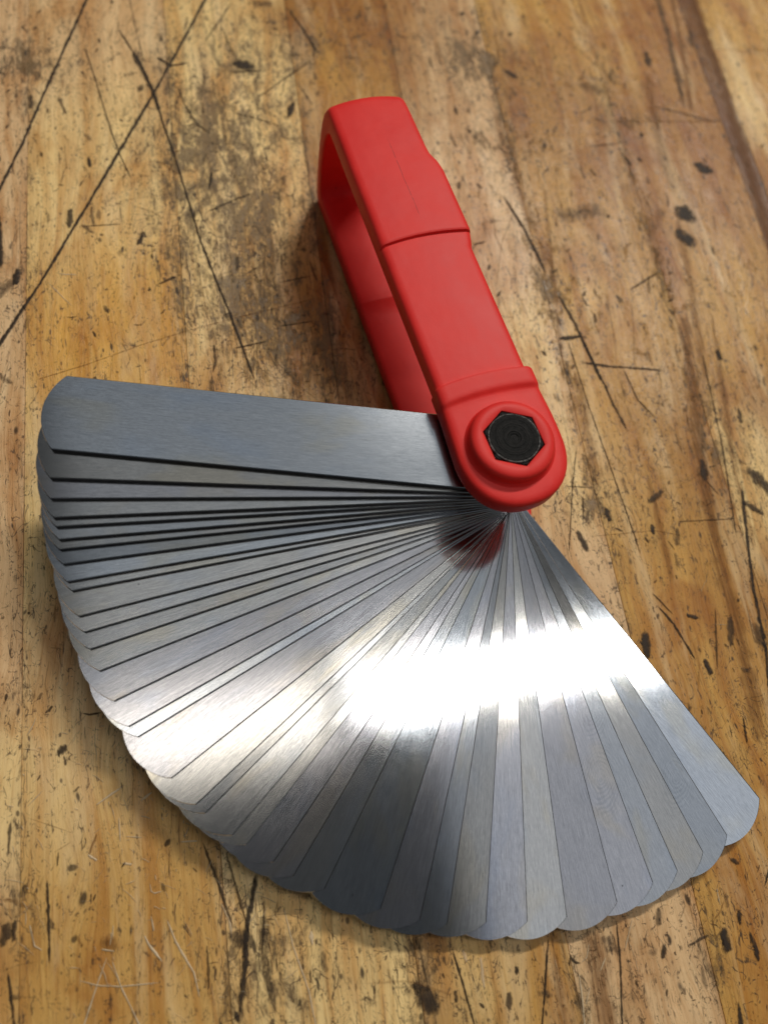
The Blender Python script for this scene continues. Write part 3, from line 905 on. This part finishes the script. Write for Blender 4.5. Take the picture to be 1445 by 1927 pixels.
    ('d', 0.8, 0.82, -6.1, -39.5, -6.8, -39.8),
    ('d', 0.8, 0.86, 32.4, -21.4, 31.6, -21.9),
    ('d', 0.8, 0.87, 18.4, -43.9, 17.7, -44.3),
    ('d', 0.95, 1.75, -34.3, 74.3, -36.4, 73.9),
    ('d', 0.7, 0.47, -36.4, 73.8, -37.6, 73.5),
    ('d', 0.9, 1.01, -50.9, 58.7, -51.9, 58.4),
    ('d', 0.8, 0.99, -57.7, 60.0, -57.6, 59.0),
    ('d', 0.7, 0.2, -52.1, 58.3, -56.8, 58.6),
    ('b', 0.8, 0.46, -48.3, 68.9, -50.4, 69.9, -51.9, 70.3),
    ('d', 0.85, 0.5, -53.5, 76.4, -60.2, 76.1, -66.1, 76.0),
    ('d', 0.7, 0.58, -44.9, 81.7, -49.6, 81.9),
    ('d', 0.6, 1.27, -54.2, 79.8, -55.5, 79.4),
    ('d', 0.75, 1.24, -59.3, 82.1, -61.8, 82.4),
    ('d', 0.75, 0.75, -59.1, 80.9, -61.5, 81.0),
    ('d', 0.8, 0.55, -65.1, 81.8, -68.6, 81.3, -76.9, 80.2),
    ('d', 0.6, 0.32, -50.3, 74.7, -52.5, 74.9),
    ('d', 0.8, 0.35, -29.9, 71.1, -30.4, 69.7, -30.2, 67.7),
    ('d', 0.8, 0.82, -29.0, 76.4, -28.5, 75.7),
    ('d', 0.6, 0.89, -26.5, 77.9, -26.4, 77.0),
    ('d', 0.75, 0.47, -51.7, 53.4, -58.2, 51.3, -62.4, 50.2, -65.3, 49.3),
    ('d', 0.9, 0.99, -57.6, 45.3, -65.3, 47.5, -70.6, 48.2, -76.8, 49.5),
    ('d', 1, 1.41, -76.8, 50.3, -76.2, 49.5),
    ('g', 0.7, 1.66, -63.0, 44.6, -68.1, 45.2, -77.6, 44.3),
    ('d', 0.6, 1.98, -65.9, 49.8, -67.2, 47.3),
    ('d', 0.7, 0.47, -62.1, 44.5, -69.3, 45.5),
    ('d', 0.6, 0.47, -53.7, 49.9, -65.7, 47.2),
    ('g', 0.6, 2.05, -59.4, 41.9, -62.5, 37.7),
    ('l', 0.9, 0.42, -63.5, 62.7, -65.4, 61.8, -67.8, 60.0),
    ('l', 0.8, 0.39, -61.6, 59.4, -65.5, 58.0, -70.0, 55.6, -73.8, 54.9),
    ('l', 0.8, 0.37, -44.5, 69.3, -43.2, 67.0, -41.9, 64.6),
    ('l', 0.7, 0.34, -44.7, 62.3, -43.6, 60.6),
    ('l', 0.8, 0.37, -59.5, 78.9, -62.8, 78.1, -63.6, 76.8),
    ('l', 0.9, 0.25, -65.4, 67.8, -69.4, 69.5, -78.0, 72.9),
    ('l', 0.9, 0.25, -65.7, 67.5, -70.0, 66.1, -79.7, 61.7),
    ('l', 0.9, 0.22, -68.1, 72.2, -69.3, 69.5, -70.0, 66.1, -70.4, 60.3),
    ('b', 1, 1.91, -63.6, 68.4, -64.5, 67.0),
    ('l', 0.8, 0.32, -64.7, 68.8, -65.2, 66.9),
    ('l', 0.8, 0.29, -61.3, 61.5, -63.5, 61.1),
    ('l', 0.6, 0.4, -61.1, 51.1, -63.7, 50.0, -66.8, 49.7),
    ('l', 0.7, 0.3, -62.5, 41.8, -68.8, 40.8, -75.0, 39.1, -84.2, 38.0),
    ('l', 0.7, 0.26, -61.6, 67.0, -63.7, 67.1),
    ('l', 0.7, 0.46, -53.4, 65.3, -53.7, 64.0),
    ('l', 0.8, 0.3, -46.5, 65.7, -50.4, 65.6),
    ('l', 0.6, 0.27, -49.6, 64.8, -50.1, 62.2),
    ('l', 0.7, 0.34, -51.6, 56.6, -51.8, 53.9),
    ('l', 0.6, 0.23, -43.3, 79.4, -41.0, 76.9),
    ('b', 0.6, 0.23, -44.5, 79.8, -48.1, 72.3),
    ('b', 0.6, 0.23, -50.5, 75.6, -49.1, 72.7),
    ('b', 0.6, 0.51, -62.0, 72.5, -63.9, 71.3),
    ('d', 0.6, 0.52, -66.8, 53.5, -72.6, 53.6),
    ('d', 0.8, 0.33, -72.2, 38.6, -74.2, 38.7),
    ('l', 0.8, 0.61, -67.2, 37.9, -69.0, 37.9),
    ('l', 0.7, 0.33, -56.7, 61.5, -58.3, 61.2, -58.2, 59.6),
    ('l', 0.8, 0.39, -51.4, 70.4, -52.4, 69.1),
    ('d', 0.85, 0.52, -53.7, 72.4, -54.1, 72.1),
    ('d', 0.85, 0.52, -57.3, 69.7, -57.7, 69.4),
    ('d', 0.85, 0.52, -46.9, 75.6, -47.3, 75.2),
    ('d', 0.85, 0.53, -38.9, 77.7, -39.3, 77.4),
    ('d', 0.85, 0.53, -41.4, 72.1, -41.8, 71.8),
    ('d', 0.85, 0.54, -55.7, 54.8, -56.1, 54.5),
    ('d', 0.85, 0.55, -18.3, 80.5, -18.7, 80.2),
    ('d', 0.85, 0.51, -72.5, 57.2, -72.8, 56.9),
    ('d', 0.85, 0.5, -64.6, 73.1, -65.0, 72.8),
    ('d', 0.85, 0.53, -53.4, 65.4, -53.8, 65.1),
    ('d', 0.85, 0.54, -25.8, 82.8, -26.2, 82.4),
    ('g', 0.8, 0.51, -70.5, 21.7, -77.0, 21.2, -80.9, 20.1),
    ('d', 0.85, 0.34, -72.1, 16.7, -77.9, 15.7, -88.3, 14.2),
    ('d', 0.9, 0.4, -73.4, 0.8, -80.8, 3.0, -89.9, 5.9),
    ('d', 0.85, 0.36, -72.9, -10.8, -79.1, -10.0, -92.2, -7.1),
    ('d', 0.9, 1.32, -77.6, 7.5, -77.6, 6.4),
    ('d', 0.85, 1.82, -81.5, 9.8, -81.5, 8.1),
    ('d', 1, 1.61, -77.7, -28.4, -80.3, -28.3),
    ('d', 0.9, 0.76, -78.4, -32.8, -81.3, -33.2, -82.8, -33.0),
    ('d', 0.9, 0.77, -75.2, -32.0, -77.0, -31.7),
    ('d', 0.8, 0.83, -78.0, -17.9, -79.7, -17.1),
    ('g', 0.8, 2.28, -75.9, -8.2, -77.6, -10.2),
    ('d', 0.9, 0.65, -79.3, -19.2, -79.6, -19.6),
    ('d', 0.8, 2.54, -78.3, 22.3, -80.1, 20.4),
    ('d', 0.6, 1.27, -77.0, 23.4, -77.7, 21.3),
    ('g', 0.6, 1.32, -81.2, 3.8, -81.7, 2.3),
    ('d', 0.8, 0.45, -76.8, -2.0, -77.9, -2.4, -78.3, -3.5),
    ('l', 0.7, 0.27, -78.3, -3.5, -77.5, -4.8, -75.6, -5.5),
    ('l', 0.8, 0.32, -78.1, -7.7, -79.9, -6.4),
    ('l', 0.8, 0.31, -78.7, -2.9, -82.5, -2.7, -91.2, -1.6),
    ('d', 0.8, 0.6, -78.8, 17.1, -80.1, 17.1),
    ('d', 0.7, 0.56, -78.8, -21.7, -77.7, -25.7),
    ('d', 0.9, 1.01, -87.8, -27.9, -95.6, -26.7),
    ('d', 0.8, 0.79, -67.6, -33.0, -68.1, -34.0),
    ('l', 0.6, 0.61, -74.7, 12.3, -79.2, 12.5),
    ('l', 0.5, 0.52, -73.5, 14.9, -75.1, 14.6),
    ('l', 0.6, 0.36, -81.6, -4.3, -84.0, -3.0),
    ('d', 0.8, 0.59, -72.5, -37.5, -65.5, -42.7),
    ('b', 0.6, 1.77, -75.8, 0.5, -90.7, 1.2),
    ('b', 0.8, 4.04, -74.6, -6.2, -91.9, -5.8),
    ('l', 0.6, 0.28, -73.3, -13.6, -77.7, -11.1),
    ('d', 0.6, 1.41, -73.6, -17.9, -74.1, -18.2),
    ('l', 0.5, 0.29, -71.2, -29.1, -74.1, -29.0),
    ('b', 0.6, 0.38, -73.0, -30.1, -74.9, -28.7, -75.9, -27.2),
    ('d', 0.8, 0.63, -82.3, -11.8, -82.7, -12.0),
    ('d', 0.8, 0.63, -82.8, -12.6, -83.2, -12.8),
    ('d', 0.8, 0.64, -84.3, -16.4, -84.7, -16.6),
    ('d', 0.8, 0.64, -84.8, -18.8, -85.2, -19.1),
    ('d', 0.8, 0.64, -85.6, -20.2, -86.0, -20.5),
    ('d', 0.8, 0.59, -76.3, 29.4, -76.6, 29.1),
    ('d', 0.8, 0.6, -76.2, 18.6, -76.6, 18.4),
    ('d', 0.8, 0.6, -81.1, 13.4, -81.5, 13.2),
    ('d', 0.8, 0.63, -77.6, -1.6, -78.0, -1.9),
    ('d', 0.8, 0.66, -79.0, -27.8, -79.4, -28.0),
]

# ------------------------------------------------------------------ scratches, stains and nicks in the bench top
MARK_MATS = {
    'd': mark_material('ground_in_dirt', srgb(58, 48, 40), 0.8),
    'g': mark_material('grey_grime', srgb(86, 70, 54), 1.2, (0.5, 1.2, 1), 2.8),
    'b': mark_material('brown_streak', srgb(124, 78, 36), 1.3, (0.06, 2.2, 1), 2.4),
    'l': mark_material('scratch_and_glint', srgb(238, 214, 176), 0.55),  # pale scratches, also the painted glints of the nicks
}
MARK_NAMES = {'d': 'dirt_mark', 'g': 'grime_mark', 'b': 'grain_streak', 'l': 'pale_scratch'}


class MarkSet:
    def __init__(self):
        self.v, self.f, self.uv, self.am = [], [], [], []

    def stroke(self, pts, width, amount, z, jag=0.12):
        # resample the polyline and give it an uneven width
        P = [Vector((x, y)) for x, y in pts]
        length = sum((b - a).length for a, b in zip(P[:-1], P[1:]))
        ext = width * 0.5
        P[0] = P[0] + (P[0] - P[1]).normalized() * ext
        P[-1] = P[-1] + (P[-1] - P[-2]).normalized() * ext
        length += 2 * ext
        n = max(5, min(60, int(length / max(0.8, width * 0.6))))
        seg, acc = [], 0
        cum = [0]
        for a, b in zip(P[:-1], P[1:]):
            cum.append(cum[-1] + (b - a).length)
        base = len(self.v)
        for i in range(n + 1):
            d = cum[-1] * i / n
            k = 0
            while k < len(cum) - 2 and cum[k + 1] < d:
                k += 1
            f = (d - cum[k]) / max(1e-6, cum[k + 1] - cum[k])
            c = P[k].lerp(P[k + 1], f)
            t = (P[k + 1] - P[k]).normalized()
            nn = Vector((-t.y, t.x))
            w = width * 0.62 * (1 + mr.uniform(-jag, jag) * 2) * (0.35 + 0.65 * min(1.0, min(d, cum[-1] - d) / min(3.0, cum[-1] * 0.33)))
            c = c + nn * mr.uniform(-jag, jag) * width * 0.5
            endf = min(1.0, min(d, cum[-1] - d) / max(ext, min(2.0, cum[-1] * 0.12), 1e-6))
            for s in (-1, 1):
                q = c + nn * s * w
                self.v.append((q.x * MM, q.y * MM, z * MM))
                self.uv.append((endf, 0.0 if s < 0 else 1.0))
                self.am.append(amount)
        for i in range(n):
            a = base + i * 2
            self.f.append((a, a + 1, a + 3, a + 2))

    def build(self, name, mat):
        me = bpy.data.meshes.new(name)
        me.from_pydata(self.v, [], self.f)
        uvl = me.uv_layers.new(name='UVMap')
        for lp in me.loops:
            uvl.data[lp.index].uv = self.uv[lp.vertex_index]
        at = me.attributes.new('amount', 'FLOAT', 'POINT')
        at.data.foreach_set('value', self.am)
        me.materials.append(mat)
        o = bpy.data.objects.new(name, me)
        col.objects.link(o)
        o.parent = bench
        return o


mr = random.Random(5)
layer = 0
for m in MARKS:
    kind, amount, width = m[:3]
    pts = list(zip(m[3::2], m[4::2]))
    ms = MarkSet()
    layer += 1
    span = (Vector(pts[-1]) - Vector(pts[0])).length
    if len(pts) == 2 and span < 1.3 * width and kind == 'd' and width < 2.2:
        # flecks: most lie with the grain, no two alike
        mid = (Vector(pts[0]) + Vector(pts[1])) / 2
        an = mr.gauss(0, 0.55)
        ln = width * mr.uniform(0.4, 1.9)
        e = Vector((math.cos(an), math.sin(an))) * ln * 0.5
        pts = [tuple(mid - e), tuple(mid + e)]
        width *= mr.uniform(0.35, 0.75)
        amount *= mr.uniform(0.6, 1.0)
    elif span > 6 * width:
        width *= 0.85
    base_z = {'b': 0.030, 'g': 0.045, 'l': 0.060, 'd': 0.075}[kind]
    ms.stroke(pts, width * (1.25 if kind == 'd' else 1.1), amount * (0.7 if kind == 'b' else 0.92), base_z + 0.00005 * layer)
    ms.build(MARK_NAMES[kind], MARK_MATS[kind])

# countless hairline scratches and flecks, too many to pick apart
FINE = (  # kind, count, length range, width range, strength, height, share along the grain, follows the grime
    ('d', 1700, 0.4, 2.6, 0.12, 0.34, 0.62, 0.095, 0.55, True), ('l', 420, 1.0, 7.0, 0.08, 0.18, 0.55, 0.110, 0.3, False),
    ('d', 110, 6.0, 34.0, 0.08, 0.17, 0.55, 0.125, 0.5, False), ('b', 420, 2.0, 18.0, 0.2, 0.7, 0.45, 0.140, 0.9, False),
    ('d', 800, 0.12, 0.6, 0.15, 0.42, 0.6, 0.155, 0.6, False), ('g', 420, 1.0, 5.0, 0.4, 1.3, 0.6, 0.170, 0.6, True))
for kind, count, lo, hi, w0, w1, amt, z, grain_share, dirty in FINE:
    ms = MarkSet()
    i = 0
    while i < count:
        x, y = mr.uniform(-100, 150), mr.uniform(-125, 95)
        if dirty and mr.random() > grime_at(x, y) * 1.1:
            continue
        i += 1
        L = lo * (hi / lo) ** mr.random()
        a = mr.gauss(0, 0.12) if mr.random() < grain_share else mr.uniform(0, math.pi)
        bend_ = mr.uniform(-0.2, 0.2) * L
        dx, dy = math.cos(a) * L / 2, math.sin(a) * L / 2
        ms.stroke([(x - dx, y - dy), (x - dy * bend_ / L, y + dx * bend_ / L), (x + dx, y + dy)], mr.uniform(w0, w1), amt * mr.uniform(0.4, 1.0), z + 0.000005 * i)
    o = ms.build('fine_scratches', MARK_MATS[kind])
    o['kind'] = 'stuff'
# short nicks at the near left corner, their varnish glints painted as pale strokes
ms = MarkSet()
for i in range(420):
    x, y = mr.gauss(-45, 22), mr.gauss(62, 14)
    L = 0.4 * 9 ** mr.random()
    a = mr.choice((0.5, -0.6, 1.2, 0.1)) + mr.gauss(0, 0.25)
    dx, dy = math.cos(a) * L / 2, math.sin(a) * L / 2
    ms.stroke([(x - dx, y - dy), (x + dy * 0.1, y - dx * 0.1), (x + dx, y + dy)], mr.uniform(0.08, 0.24), mr.uniform(0.15, 0.6), 0.185 + 0.000005 * i)
o = ms.build('nick_glints', MARK_MATS['l'])
o['kind'] = 'stuff'
